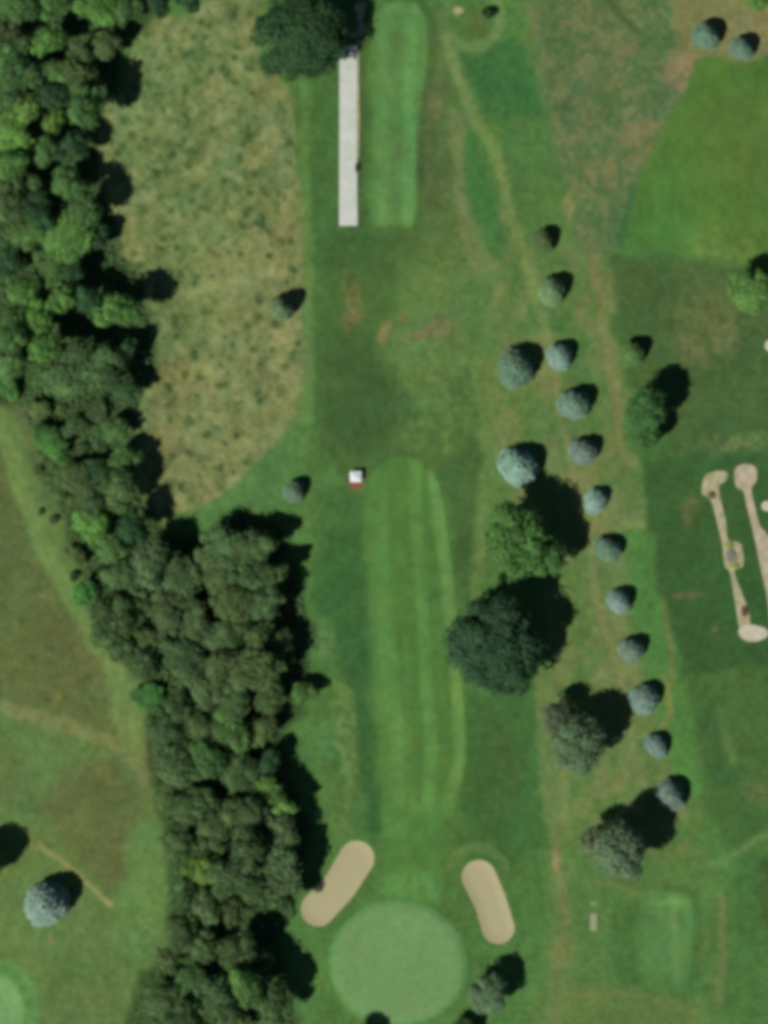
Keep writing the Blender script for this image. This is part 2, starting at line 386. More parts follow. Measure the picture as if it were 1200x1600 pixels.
# mown surfaces
def stripes(poly, base, soft, lines, amt=0.9):
    P(poly, base, soft, 1, 0.15)
    sl = window(poly, 4)
    ins = 1 - sst(-soft, soft, poly_sd(poly, GX[sl], GY[sl]))
    for pts, wd, col in lines:
        d = line_d(pts, GX[sl] + (vnoise(GX[sl] / 60, GY[sl] / 60, 5) - 0.5) * 3, GY[sl])
        a = (1 - sst(wd / 2 - 3.5, wd / 2 + 3.5, d)) * ins * amt
        a = a * (0.6 + 0.4 * vnoise(GX[sl] / 12, GY[sl] / 60, 7))
        blend(a, col, sl)
stripes(FAIRWAY, (70, 112, 53), 4.5, [
    ([(592, 740), (590, 800), (598, 930), (612, 1060), (620, 1200), (618, 1300)], 30, (80, 128, 64)),
    ([(583, 780), (581, 900), (594, 1080), (606, 1280)], 9, (74, 118, 60)),
    ([(648, 715), (650, 800), (660, 930), (666, 1060), (674, 1180), (668, 1290)], 19, (82, 132, 66)),
    ([(678, 740), (686, 800), (698, 900), (710, 1010), (716, 1110), (718, 1190), (700, 1260)], 19, (92, 138, 72)),
    ([(602, 1300), (690, 1300), (686, 1390), (608, 1390)], 90, (72, 122, 60)),
    ([(632, 1000), (645, 1280)], 8, (78, 122, 60)),
])
El(645, 1385, 42, 26, (82, 138, 76), 0.7)
El(700, 945, 12, 30, (96, 128, 72), 0.5)
stripes(TEE, (78, 124, 66), 4.5, [
    ([(640, 40), (642, 120), (636, 340)], 18, (84, 138, 76)),
    ([(600, 20), (597, 340)], 16, (84, 132, 72)),
    ([(618, 60), (617, 330)], 12, (80, 118, 66)),
    ([(610, 14), (650, 14)], 14, (86, 134, 74)),
])
stripes(UPTEE, (76, 121, 65), 8, [([(1052, 1400), (1056, 1530)], 13, (92, 132, 74)), ([(1020, 1410), (1070, 1408)], 10, (90, 142, 80))])
P(COLLAR, (94, 144, 82), 4.5, 1, 0.2)
P(GREEN, (108, 146, 90), 4.0, 1, 0.2)
El(640, 1470, 60, 40, (112, 152, 92), 0.5)
El(600, 1540, 60, 40, (106, 141, 88), 0.5)
P(ellipse(752, 1345, 46, 30, 30), (82, 120, 66), 8, 0.0)
a_ = (1 - sst(5, 12, np.abs(np.hypot(GX - 745, GY - 1368) - 44))) * sst(-10, 30, 1368 - GY)
blend(a_ * 0.6, (88, 124, 68))

El(557, 752, 22, 20, (96, 104, 62), 0.45)
# broad and fine mottling of the growth
f = 1 + 0.20 * (n10 - 0.5) + 0.30 * (n3 - 0.5) + 0.30 * (n1 - 0.5) + 0.2 * (n2 - 0.5)
inGreen = 1 - sst(-4, 8, poly_sd(COLLAR, GX.ravel(), GY.ravel()).reshape(GX.shape))
inMeadow = (1 - sst(-3, 3, poly_sd(MEADOW, GX.ravel(), GY.ravel()).reshape(GX.shape)))
f = 1 + (f - 1) * (1 - 0.72 * inGreen) * (1 + 0.25 * inMeadow)
COL *= f[..., None] * (1 + (1 - inGreen[..., None]) * (1 - 0.7 * inMeadow[..., None]) * (np.array([1.19, 1.04, 1.03]) - 1) - 0.06 * inGreen[..., None])
hue = (fbm(GX / 40 + 9, GY / 45, 8) - 0.5) * (1 - 0.6 * inGreen)
COL[..., 0] *= 1 + 0.28 * hue
COL[..., 2] *= 1 - 0.2 * hue
# weed clumps in the meadow: darker plants
for _ in range(1100):
    x0 = random.uniform(150, 475); y0 = random.uniform(0, 810)
    if poly_sd(MEADOW, np.array([x0]), np.array([y0]))[0] > -7: continue
    big = _ < 260
    q = random.uniform(4.2, 6.4) if big else random.uniform(2.0, 3.6)
    El(x0, y0, q, q * random.uniform(0.8, 1.2), random.choice(((54, 80, 42), (62, 88, 46), (54, 92, 50))), random.uniform(0.7, 0.95) if big else random.uniform(0.2, 0.55), 0.6, 0.5, brk=False)
# far margin: fade to the mean colour so that the land outside carries on evenly
mean = lin((74, 108, 58))
edge = np.minimum.reduce([GX + MX, 1200 + MX - GX, GY + MY, 1600 + MY - GY])
fa = 1 - sst(0, 160, edge)
COL[:] = COL * (1 - fa[..., None]) + mean * fa[..., None]

# ------------------------------------------------------------------ materials
def new_mat(name):
    m = bpy.data.materials.new(name); m.use_nodes = True
    n = m.node_tree
    return m, n, n.nodes['Principled BSDF']
def noise_node(n, scale, detail=3, coord='Object'):
    tc = n.nodes.new('ShaderNodeTexCoord'); t = n.nodes.new('ShaderNodeTexNoise')
    t.inputs['Scale'].default_value = scale; t.inputs['Detail'].default_value = detail
    n.links.new(tc.outputs[coord], t.inputs['Vector'])
    return t
def scaled(n, src, lo_, hi_):
    r = n.nodes.new('ShaderNodeMapRange')
    r.inputs['From Min'].default_value = 0.25; r.inputs['From Max'].default_value = 0.75
    r.inputs['To Min'].default_value = lo_; r.inputs['To Max'].default_value = hi_
    n.links.new(src, r.inputs['Value']); return r.outputs['Result']
def mul(n, col, val):
    v = n.nodes.new('ShaderNodeVectorMath'); v.operation = 'SCALE'
    n.links.new(col, v.inputs[0]); n.links.new(val, v.inputs['Scale']); return v.outputs['Vector']
def turf_mat(name, amp, bump, scales=(0.9, 3.1)):
    m, n, b = new_mat(name)
    at = n.nodes.new('ShaderNodeAttribute'); at.attribute_name = 'turf'
    a = noise_node(n, scales[0], 4); c = noise_node(n, scales[1], 3)
    col = mul(n, at.outputs['Color'], scaled(n, a.outputs['Fac'], 1 - amp, 1 + amp))
    col = mul(n, col, scaled(n, c.outputs['Fac'], 1 - amp * 0.9, 1 + amp * 0.9))
    n.links.new(col, b.inputs['Base Color'])
    b.inputs['Roughness'].default_value = 0.95
    b.inputs['Specular IOR Level'].default_value = 0.12
    bp = n.nodes.new('ShaderNodeBump'); bp.inputs['Strength'].default_value = bump; bp.inputs['Distance'].default_value = 0.15
    n.links.new(c.outputs['Fac'], bp.inputs['Height']); n.links.new(bp.outputs['Normal'], b.inputs['Normal'])
    return m
M_ROUGH = turf_mat('rough_turf', 0.18, 0.6)
M_MOWN = turf_mat('mown_turf', 0.10, 0.3)
M_MEADOW = turf_mat('meadow_turf', 0.17, 0.8, (0.7, 2.2))
def plain_mat(name, col, rough=0.8, amp=0.08, scale=2.0, col2=None, spec=0.3):
    m, n, b = new_mat(name)
    t = noise_node(n, scale, 4)
    r = n.nodes.new('ShaderNodeMix'); r.data_type = 'RGBA'
    c = np.array(lin(col)); d = np.array(lin(col2)) if col2 else c * (1 - 3 * amp)
    r.inputs['A'].default_value = (*c, 1); r.inputs['B'].default_value = (*d, 1)
    n.links.new(scaled(n, t.outputs['Fac'], 0, 1), r.inputs['Factor'])
    n.links.new(r.outputs['Result'], b.inputs['Base Color'])
    b.inputs['Roughness'].default_value = rough; b.inputs['Specular IOR Level'].default_value = spec
    return m
M_SAND = plain_mat('bunker_sand', (170, 162, 126), 0.95, 0.03, 0.5, (164, 160, 122), 0.1)
M_CONC = plain_mat('pale_concrete', (200, 202, 198), 0.9, 0.05, 0.35, (182, 190, 172), 0.2)
def add_joints(m, spacing=3.0):
    n = m.node_tree; b = n.nodes['Principled BSDF']
    src = b.inputs['Base Color'].links[0].from_socket
    tc = n.nodes.new('ShaderNodeTexCoord'); sp = n.nodes.new('ShaderNodeSeparateXYZ'); n.links.new(tc.outputs['Object'], sp.inputs[0])
    md = n.nodes.new('ShaderNodeMath'); md.operation = 'PINGPONG'; md.inputs[1].default_value = spacing / 2; n.links.new(sp.outputs['Y'], md.inputs[0])
    r_ = n.nodes.new('ShaderNodeMapRange'); r_.inputs['From Min'].default_value = 0.02; r_.inputs['From Max'].default_value = 0.10; r_.inputs['To Min'].default_value = 0.82; r_.inputs['To Max'].default_value = 1.0
    n.links.new(md.outputs[0], r_.inputs['Value'])
    st = noise_node(n, 1.3, 5); v = mul(n, src, r_.outputs['Result']); v = mul(n, v, scaled(n, st.outputs['Fac'], 0.9, 1.08))
    n.links.new(v, b.inputs['Base Color'])
add_joints(M_CONC)
M_SOIL = plain_mat('sandy_soil', (186, 176, 146), 0.95, 0.05, 0.8, (126, 134, 90), 0.1)
M_SOIL2 = plain_mat('pink_gravel', (190, 178, 154), 0.95, 0.05, 0.6, (146, 140, 112), 0.1)
M_CHALK = plain_mat('chalky_gravel', (200, 196, 178), 0.95, 0.05, 0.9, (172, 168, 142), 0.1)
M_BARK = plain_mat('bark', (96, 84, 70), 0.95, 0.1, 3.0, (70, 60, 50), 0.1)
M_WHITE = plain_mat('white_paint', (226, 232, 230), 0.5, 0.03, 1.5, (205, 214, 212))
M_BRICK = plain_mat('red_brown_brick', (150, 80, 60), 0.9, 0.1, 2.5, (122, 68, 52))
M_WOODP = plain_mat('weathered_wood', (92, 86, 66), 0.9, 0.1, 4.0, (70, 66, 50))
M_METAL = plain_mat('dark_green_metal', (52, 66, 54), 0.6, 0.1, 3.0)
M_YELLOW = plain_mat('yellow_flowers', (168, 172, 86), 0.9, 0.1, 3.0, (126, 142, 78))

def foliage_mat(name):
    m, n, b = new_mat(name)
    oi = n.nodes.new('ShaderNodeObjectInfo')
    at = n.nodes.new('ShaderNodeAttribute'); at.attribute_name = 'tint'
    t = noise_node(n, 0.55, 3, 'Object')
    col = mul(n, oi.outputs['Color'], at.outputs['Fac'])
    col = mul(n, col, scaled(n, t.outputs['Fac'], 0.72, 1.28))
    n.links.new(col, b.inputs['Base Color'])
    b.inputs['Roughness'].default_value = 0.7; b.inputs['Specular IOR Level'].default_value = 0.2
    tr = n.nodes.new('ShaderNodeBsdfTranslucent'); n.links.new(col, tr.inputs['Color'])
    mx = n.nodes.new('ShaderNodeMixShader'); mx.inputs['Fac'].default_value = 0.18
    n.links.new(b.outputs[0], mx.inputs[1]); n.links.new(tr.outputs[0], mx.inputs[2])
    n.links.new(mx.outputs[0], n.nodes['Material Output'].inputs['Surface'])
    return m
M_LEAF = foliage_mat('foliage')

# ------------------------------------------------------------------ mesh helpers
def mesh_from(name, verts, faces, mat, smooth=False):
    me = bpy.data.meshes.new(name)
    me.from_pydata([tuple(v) for v in verts], [], [tuple(f_) for f_ in faces])
    me.materials.append(mat)
    if smooth: me.polygons.foreach_set('use_smooth', [True] * len(me.polygons))
    me.update(); return me
def link(name, me, parent=None):
    o = bpy.data.objects.new(name, me); C.objects.link(o)
    if parent: o.parent = parent
    return o
def empty(name, loc, rz=0):
    o = bpy.data.objects.new(name, None); C.objects.link(o)
    o.location = loc; o.rotation_euler = (0, 0, rz); o.empty_display_size = 0.5
    return o
def tag(o, label, cat=None, group=None, kind=None):
    if label: o['label'] = label
    if cat: o['category'] = cat
    if group: o['group'] = group
    if kind: o['kind'] = kind
    return o
def set_turf(me, px, py):
    at = me.attributes.new('turf', 'FLOAT_COLOR', 'POINT')
    c = np.ones((len(px), 4)); c[:, :3] = sample(COL, px, py)
    at.data.foreach_set('color', c.ravel().astype(np.float32))

# ------------------------------------------------------------------ ground sheet, reaching the horizon
def axis(lo_, hi_, st, far):
    a = list(np.arange(lo_, hi_ + st / 2, st))
    d = st; x = hi_
    right = []
    while x < far: d *= 1.35; x += d; right.append(x)
    x = lo_; d = st; left = []
    while x > -far: d *= 1.35; x -= d; left.append(x)
    return np.array(left[::-1] + a + right)
ax = axis(-40, 1240, 3.0, 36000); ay = axis(-40, 1640, 3.0, 36000)
AX, AY = np.meshgrid(ax, ay, indexing='ij')
pxv, pyv = AX.ravel(), AY.ravel()
Z = height(pxv, pyv)
V = np.stack([WX(pxv), WY(pyv), Z], 1).astype(np.float32)
nx, ny = len(ax), len(ay)
I, J = np.meshgrid(np.arange(nx - 1), np.arange(ny - 1), indexing='ij')
i0 = (I * ny + J).ravel()
Q = np.stack([i0, i0 + 1, i0 + ny + 1, i0 + ny], 1).astype(np.int32)
me = bpy.data.meshes.new('ground')
me.vertices.add(len(V)); me.vertices.foreach_set('co', V.ravel())
me.loops.add(Q.size); me.loops.foreach_set('vertex_index', Q.ravel())
me.polygons.add(len(Q)); me.polygons.foreach_set('loop_start', np.arange(0, Q.size, 4, dtype=np.int32))
me.update(calc_edges=True); me.validate()
me.polygons.foreach_set('use_smooth', [True] * len(me.polygons))
me.materials.append(M_ROUGH)
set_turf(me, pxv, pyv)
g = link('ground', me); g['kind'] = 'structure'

def sheet(name, poly, mat, off, step=4.0, edge=3.0, raise_fn=None, turf=True):
    """a draped sheet with the outline poly (survey units)"""
    out = []
    n = len(poly)
    for i in range(n):
        a, b = poly[i], poly[(i + 1) % n]
        k = max(1, int(np.hypot(*(b - a)) / edge))
        for j in range(k): out.append(a + (b - a) * j / k)
    out = np.array(out)
    lo_, hi_ = out.min(0), out.max(0)
    xs, ys = np.meshgrid(np.arange(lo_[0] + step / 2, hi_[0], step), np.arange(lo_[1] + step / 2, hi_[1], step))
    xs, ys = xs.ravel(), ys.ravel()
    k = poly_sd(poly, xs, ys) < -step * 0.45
    pts = np.concatenate([out, np.stack([xs[k], ys[k]], 1)])
    m = len(out)
    r = delaunay_2d_cdt([Vector((float(p[0]), float(-p[1]))) for p in pts], [(i, (i + 1) % m) for i in range(m)], [], 1, 1e-4)
    vv = np.array([(p.x, -p.y) for p in r[0]])
    z = height(vv[:, 0], vv[:, 1]) + off
    if raise_fn is not None: z = z + raise_fn(vv[:, 0], vv[:, 1])
    me = mesh_from(name, np.stack([WX(vv[:, 0]), WY(vv[:, 1]), z], 1), r[2], mat, True)
    if turf: set_turf(me, vv[:, 0], vv[:, 1])
    return me

def structure(name, me, label=None):
    o = link(name, me); o['kind'] = 'structure'
    if label: o['label'] = label
    return o
structure('meadow', sheet('meadow', MEADOW, M_MEADOW, 0.05, 3.5), 'rough tan meadow between the wood and the tee')
structure('fairway', sheet('fairway', FAIRWAY, M_MOWN, 0.035), 'striped mown fairway leading to the round green')
structure('tee_box', sheet('tee_box', TEE, M_MOWN, 0.035), 'long mown tee beside the pale concrete strip')
structure('putting_green', sheet('putting_green', GREEN, M_MOWN, 0.05), 'round pale putting green between two bunkers')
structure('tee_box', sheet('tee_box', UPTEE, M_MOWN, 0.035), 'small mown tee near the lower right corner')
structure('putting_green', sheet('putting_green', GREEN2, M_MOWN, 0.05), 'pale green edge in the lower left corner')
structure('mown_field', sheet('mown_field', FIELD, M_MOWN, 0.035, 5.0), 'bright mown field at the upper right')
structure('sand_bunker', sheet('sand_bunker', BUNKER_L, M_SAND, 0.03, 2.5, 1.5, turf=False), 'slanting sand bunker left of the round green')
structure('sand_bunker', sheet('sand_bunker', BUNKER_R, M_SAND, 0.03, 2.5, 1.5, turf=False), 'sand bunker right of the round green')
structure('concrete_path', sheet('concrete_path', STRIP, M_CONC, 0.06, 5.0, 4.0, turf=False), 'straight pale concrete strip left of the long tee')
structure('gravel_edging', sheet('gravel_edging', np.array([(557.8, 60), (561, 62), (560.5, 120), (561.8, 180), (560.6, 245), (558, 250)], float), M_SOIL, 0.045, 3.0, 3.0, turf=False))
structure('gravel_apron', sheet('gravel_apron', APRON, M_SOIL, 0.05, 3.0, 3.0, turf=False))
structure('gravel_path', sheet('gravel_path', BED_A[0], M_SOIL, 0.04, 3.0, 2.0, turf=False), 'narrow sandy strip with yellow patch on the dark lawn')
structure('gravel_path', sheet('gravel_path', BED_B, M_SOIL2, 0.04, 3.0, 2.0, turf=False), 'pinkish gravel strip at the right edge of the dark lawn')
structure('gravel_patch', sheet('gravel_patch', BED_A_END, M_CHALK, 0.045, 3.0, 2.0, turf=False), 'chalky oval patch at the foot of the sandy strip')
structure('gravel_patch', sheet('gravel_patch', ellipse(1198, 791, 9, 8, 20, 0.05), M_CHALK, 0.04, 3.0, 2.0, turf=False))
structure('gravel_patch', sheet('gravel_patch', ellipse(1203, 541, 9, 9, 20, 0.05), M_CHALK, 0.04, 3.0, 2.0, turf=False))
structure('gravel_patch', sheet('gravel_patch', ellipse(716, 17, 7, 4.5, 20, 0.05), M_SOIL, 0.04, 2.0, 2.0, turf=False))

# ------------------------------------------------------------------ meadow grass tussocks: nobody could count them
def tussocks():
    R = np.random.RandomState(8)
    n = 4200
    x = R.uniform(140, 478, n); y = R.uniform(-20, 815, n)
    k = poly_sd(MEADOW, x, y) < -5
    x, y = x[k], y[k]
    dens = fbm(x / 26, y / 30, 3)
    k = R.rand(len(x)) < 0.25 + 1.0 * (dens < 0.5)
    x, y = x[k], y[k]
    n = len(x)
    B = 9
    ox = R.normal(0, 0.20, (n, B)); oy = R.normal(0, 0.20, (n, B))
    a = R.uniform(0, 2 * PI, (n, B)); L = R.uniform(0.12, 0.32, (n, B)); lean = R.uniform(0.25, 0.6, (n, B)); wd = R.uniform(0.06, 0.12, (n, B))
    X = WX(x)[:, None] + ox; Y = WY(y)[:, None] + oy; Zb = (height(x, y) + 0.03)[:, None]
    dx, dy = np.cos(a), np.sin(a)
    p0 = np.stack([X - dy * wd, Y + dx * wd, Zb + 0 * X], -1); p1 = np.stack([X + dy * wd, Y - dx * wd, Zb + 0 * X], -1)
    p2 = np.stack([X + dx * lean, Y + dy * lean, Zb + L], -1)
    V = np.stack([p0, p1, p2], 2).reshape(-1, 3)
    F = np.arange(len(V)).reshape(-1, 3)
    me = mesh_from('meadow_grass', V, F, M_MEADOW)
    c = np.repeat(sample(COL, x, y) * R.uniform(0.9, 1.25, (n, 1)), B * 3, axis=0)
    at = me.attributes.new('turf', 'FLOAT_COLOR', 'POINT')
    at.data.foreach_set('color', np.concatenate([c, np.ones((len(c), 1))], 1).ravel().astype(np.float32))
    return me
def undergrowth():
    R = np.random.RandomState(19); n = 60000
    x = R.uniform(-60, 500, n); y = R.uniform(-60, 1660, n)
    k = poly_sd(WOOD[::2], x, y) < -9
    x, y = x[k], y[k]; n = len(x)
    z = height(x, y) + 0.15 + 1.3 * R.rand(n) * fbm(x / 30, y / 30, 2)
    N = np.stack([R.normal(0, 0.3, n), R.normal(0, 0.3, n), np.ones(n)], 1); N /= np.linalg.norm(N, axis=1)[:, None]
    V, F, T = leaf_cards(np.stack([WX(x), WY(y), z], 1), N, 0.42, R, R.uniform(0.75, 1.25, n) * (0.7 + 0.6 * fbm(x / 20, y / 20, 5)))
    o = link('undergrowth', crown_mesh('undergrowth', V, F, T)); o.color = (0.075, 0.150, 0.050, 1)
    return o
UNDER = undergrowth
tag(link('meadow_grass', tussocks()), 'tall tan grass tussocks covering the meadow', 'grass', kind='stuff')

# ------------------------------------------------------------------ trees
def leaf_cards(centers, normals, size, R, tint, jit=0.17, up_=0.6):
    n = len(centers)
    nr = normals + R.normal(0, jit, (n, 3)) + np.array([0, 0, up_]); nr /= np.linalg.norm(nr, axis=1)[:, None]
    up = R.normal(0, 1, (n, 3)); t = np.cross(nr, up); t /= np.linalg.norm(t, axis=1)[:, None]
    b = np.cross(nr, t)
    s = (size * R.uniform(0.6, 1.2, n))[:, None]
    c = centers
    fold = nr * s * 0.22
    V = np.stack([c - t * s, c - b * s * 0.55 - fold * 0.4, c + t * s * 1.0 - fold, c + b * s * 0.55 + fold * 0.3], 1).reshape(-1, 3)
    F = np.arange(4 * n).reshape(-1, 4)
    return V, F, np.repeat(tint, 4)
def crown_mesh(name, V, F, tint):
    me = mesh_from(name, V, F, M_LEAF)
    at = me.attributes.new('tint', 'FLOAT', 'POINT'); at.data.foreach_set('value', tint.astype(np.float32))
    return me
def broadleaf(seed, R0=3.6, hc=8.0, thick=0.95, nl=34, leaves=6500, size=0.30, spread=0.30, uneven=0.16, tv=0.21, fray=0.05):
    """crown of leaf clumps round many boughs; R0 crown radius, hc height of its widest part"""
    R = np.random.RandomState(seed)
    lob = []
    ph = R.uniform(0, 2 * PI, 4)
    for i in range(nl):
        u = (i + 0.5) / nl
        z = 1 - 1.45 * u                       # from the top down to below the widest part
        a = i * 2.39996 + R.uniform(-0.5, 0.5)
        rr = math.sqrt(max(0.02, 1 - min(1, abs(z)) ** 2))
        lr = R.uniform(0.75, 1.3) * spread
        wob = 1 + uneven * math.sin(2 * a + ph[0]) + uneven * 0.7 * math.sin(3 * a + ph[1])
        k = (1 - lr) * R.uniform(0.82, 1.08)
        lob.append((rr * k * wob * math.cos(a) * R0, rr * k * wob * math.sin(a) * R0, hc + z * thick * k * R0 * (1.0 if z > 0 else 0.7), lr * R0))
    for i in range(max(4, nl // 5)):           # inner boughs
        a = R.uniform(0, 2 * PI); r = R.uniform(0, 0.45)
        lob.append((r * math.cos(a) * R0, r * math.sin(a) * R0, hc + R.uniform(-0.2, 0.4) * R0, 0.36 * R0))
    lob = np.array(lob)
    wts = lob[:, 3] ** 2; wts /= wts.sum()
    cnt = R.multinomial(leaves, wts)
    Cs, Ns, Ts = [], [], []
    for (x, y, z, r), c in zip(lob, cnt):
        d = R.normal(0, 1, (c, 3)); d[:, 2] = d[:, 2] + 0.35; d /= np.linalg.norm(d, axis=1)[:, None]
        rad = r * (1 - 0.32 * R.rand(c) ** 2) * (1 + 0.12 * np.sin(5 * d[:, 0] + 3 * d[:, 1] + x) + 0.1 * np.sin(9 * d[:, 1] - 7 * d[:, 2] + y))
        Cs.append(np.array([x, y, z]) + d * rad[:, None] * np.array([1, 1, 0.85])); Ns.append(d)
        lt = R.uniform(1 - tv, 1 + tv * 0.75)
        fr = R.rand(c) < fray
        rad = np.where(fr, rad * R.uniform(1.0, 1.55, c), rad)
        Cs[-1] = np.array([x, y, z]) + d * rad[:, None] * np.array([1, 1, 0.85])
        Ts.append(np.full(c, lt) * R.uniform(0.9, 1.1, c))
    V, F, T = leaf_cards(np.concatenate(Cs), np.concatenate(Ns), size, R, np.concatenate(Ts))
    return crown_mesh('crown', V, F, T)
def spruce(seed, R0=2.8, H=4.9, leaves=5200, size=0.20):
    """rounded conical crown of layered, slightly drooping branch sprays"""
    R = np.random.RandomState(seed)
    nw = 11
    Cs, Ns, Ts = [], [], []
    for k in range(nw):
        u = (k + 0.5) / nw
        z = 0.35 + u * (H - 0.35)
        rr = R0 * min(1.0, 0.86 + 0.7 * u) * (1 - u ** 2.1) ** 0.58
        nb = max(5, int(15 * rr / R0) + 4)
        c = int(leaves * (rr + 0.25) / (nw * R0 * 0.75))
        ba = R.randint(0, nb, c)
        a = (ba + 0.5 * (k % 2)) * 2 * PI / nb + R.normal(0, 0.13, c)
        rad = rr * (0.35 + 0.68 * R.rand(c) ** 0.6) * (1 + 0.07 * np.sin(ba * 2.7 + k) + 0.07 * np.sin(2 * a + seed) + 0.05 * np.sin(3 * a + 2.1 * seed))
        zz = z + (1 - rad / max(rr, 0.01)) * 0.35 * H / nw * 2 - 0.10 * rad + R.normal(0, 0.07, c)
        Cs.append(np.stack([rad * np.cos(a), rad * np.sin(a), zz], 1))
        Ns.append(np.stack([0.55 * np.cos(a), 0.55 * np.sin(a), np.full(c, 1.2)], 1))
        Ts.append(R.uniform(0.85, 1.15, c) * (0.92 + 0.16 * ((ba * 7 + k) % 3) / 2))
    V, F, T = leaf_cards(np.concatenate(Cs), np.concatenate(Ns), size, R, np.concatenate(Ts), 0.14, 0.7)
    return crown_mesh('crown', V, F, T)
def tube(pts, rads, n=8):
    V, F = [], []
    pts = [Vector(p) for p in pts]
    for i, (p, r) in enumerate(zip(pts, rads)):
        d = (pts[min(i + 1, len(pts) - 1)] - pts[max(i - 1, 0)]).normalized()
        q = d.to_track_quat('Z', 'Y')
        for k in range(n):
            a = 2 * PI * k / n
            V.append(p + q @ Vector((math.cos(a) * r, math.sin(a) * r, 0)))
    for i in range(len(pts) - 1):
        for k in range(n):
            F.append((i * n + k, i * n + (k + 1) % n, (i + 1) * n + (k + 1) % n, (i + 1) * n + k))
    F.append(tuple(range(n))[::-1]); F.append(tuple((len(pts) - 1) * n + k for k in range(n)))
    return V, F
def trunk_mesh(seed, h, r, spread, limbs=6):
    rr = random.Random(seed)
    V, F = [], []
    def add(p, q):
        v, f_ = tube(p, q); o = len(V); V.extend(v); F.extend([tuple(i + o for i in t) for t in f_])
    add([(0, 0, -0.3), (0, 0, 0.25), (0.05, 0, h * 0.4), (0.0, 0.08, h * 0.75), (0, 0, h)], [r * 1.7, r * 1.15, r * 0.9, r * 0.6, r * 0.2])
    for i in range(limbs):
        a = 2 * PI * i / limbs + rr.uniform(-0.4, 0.4); z0 = h * rr.uniform(0.35, 0.65); L = spread * rr.uniform(0.55, 0.8)
        add([(0, 0, z0), (math.cos(a) * L * 0.5, math.sin(a) * L * 0.5, z0 + L * 0.45), (math.cos(a) * L, math.sin(a) * L, z0 + L * 0.7)], [r * 0.45, r * 0.28, r * 0.08])
    return mesh_from('trunk', V, F, M_BARK, True)

# meshes: name -> (crown meshes, trunk mesh, nominal crown radius, height of the widest part)
KIT = {
    'wood': ([broadleaf(s, 3.6, 7.6, 0.8, 24, 6500, 0.27, 0.32, 0.34, 0.45, 0.16) for s in range(1, 13)], trunk_mesh(1, 8.5, 0.22, 2.6), 3.6, 7.6),
    'big': ([broadleaf(s, 8.4, 8.6, 0.62, 70, 26000, 0.32, 0.22, 0.05) for s in (21, 22, 23)], trunk_mesh(2, 10, 0.5, 6.0, 8), 8.4, 8.6),
    'open': ([broadleaf(s, 4.6, 6.2, 0.75, 36, 9000, 0.27, 0.30, 0.09) for s in (31, 32, 33)], trunk_mesh(3, 7.5, 0.26, 3.2), 4.6, 6.2),
    'thin': ([broadleaf(s, 4.0, 5.4, 0.8, 26, 3400, 0.25, 0.28, 0.14) for s in (41, 42)], trunk_mesh(4, 6.5, 0.18, 2.8, 9), 4.0, 5.4),
    'spruce': ([spruce(s, 2.8, 6.4) for s in (51, 52, 53, 54)], trunk_mesh(5, 4.6, 0.14, 1.2, 5), 2.8, 3.0),
    'shrub': ([broadleaf(s, 2.0, 1.5, 0.8, 14, 1800, 0.20, 0.38, 0.14) for s in (61, 62, 63)], trunk_mesh(6, 1.6, 0.08, 1.2, 6), 2.0, 1.5),
}
TONE = {
    'bright': (0.110, 0.250, 0.054), 'lime': (0.140, 0.265, 0.054), 'mid': (0.085, 0.190, 0.052), 'dull': (0.082, 0.155, 0.052),
    'olive': (0.100, 0.165, 0.052), 'dark': (0.040, 0.104, 0.038), 'deep': (0.035, 0.092, 0.037), 'grey': (0.092, 0.160, 0.062),
    'silver': (0.22, 0.345, 0.265), 'pale': (0.17, 0.29, 0.13), 'brown': (0.115, 0.150, 0.080), 'slate': (0.135, 0.225, 0.15), 'vivid': (0.078, 0.225, 0.052),
}
TONE['spring'] = (0.088, 0.215, 0.050); TONE['turf'] = (0.072, 0.180, 0.050); TONE['sage'] = (0.108, 0.178, 0.088)
for _k, _g in (('dull', 1.04), ('mid', 1.06), ('grey', 1.06), ('olive', 1.0), ('bright', 1.08), ('silver', 1.2), ('slate', 1.15), ('pale', 1.05), ('sage', 1.3), ('brown', 1.3), ('turf', 1.15), ('deep', 1.12)):
    TONE[_k] = tuple(v * _g for v in TONE[_k])
_first = {}
_count = {}
def plant(kind, px, py, r, tone, label, cat='tree', group=None, hs=1.0, name=None, jit=True):
    """stand a copy of a tree (Empty > trunk, crown) with crown radius r survey units over (px, py)"""
    crowns, trunk, R0, hc = KIT[kind]
    k = _count.get(kind, 0); _count[kind] = k + 1
    s = r * S / R0
    sz = s * hs
    hz = hc * sz
    f_ = 1 - hz / ALT                          # the plumb position under the crown
    X, Y = WX(px) * f_, WY(py) * f_
    z = h1(X / S + 600, 800 - Y / S)
    root = empty(name or ('spruce_tree' if kind == 'spruce' else 'shrub' if kind == 'shrub' else 'broadleaf_tree'), (X, Y, z), random.uniform(0, 2 * PI))
    e = 0.2 if kind == 'wood' else 0.07
    root.scale = (s * random.uniform(1 - e, 1 + e), s * random.uniform(1 - e, 1 + e), sz)
    tag(root, label, cat, group)
    me = crowns[k % len(crowns)]
    src = _first.get((kind, 'trunk'))
    if src is None:
        t = link('trunk', trunk, root); c = link('crown', me, root)
        _first[(kind, 'trunk')] = t; _first[(kind, 'crown')] = c
    else:
        t = src.copy(); C.objects.link(t); t.parent = root
        c = _first[(kind, 'crown')].copy(); c.data = me; C.objects.link(c); c.parent = root
    v = random.uniform(0.88, 1.12) if jit else 1.0
    c.color = (*(np.array(TONE[tone]) * v * np.array([random.uniform(0.94, 1.08), 1, random.uniform(0.92, 1.06)])), 1)
    return root

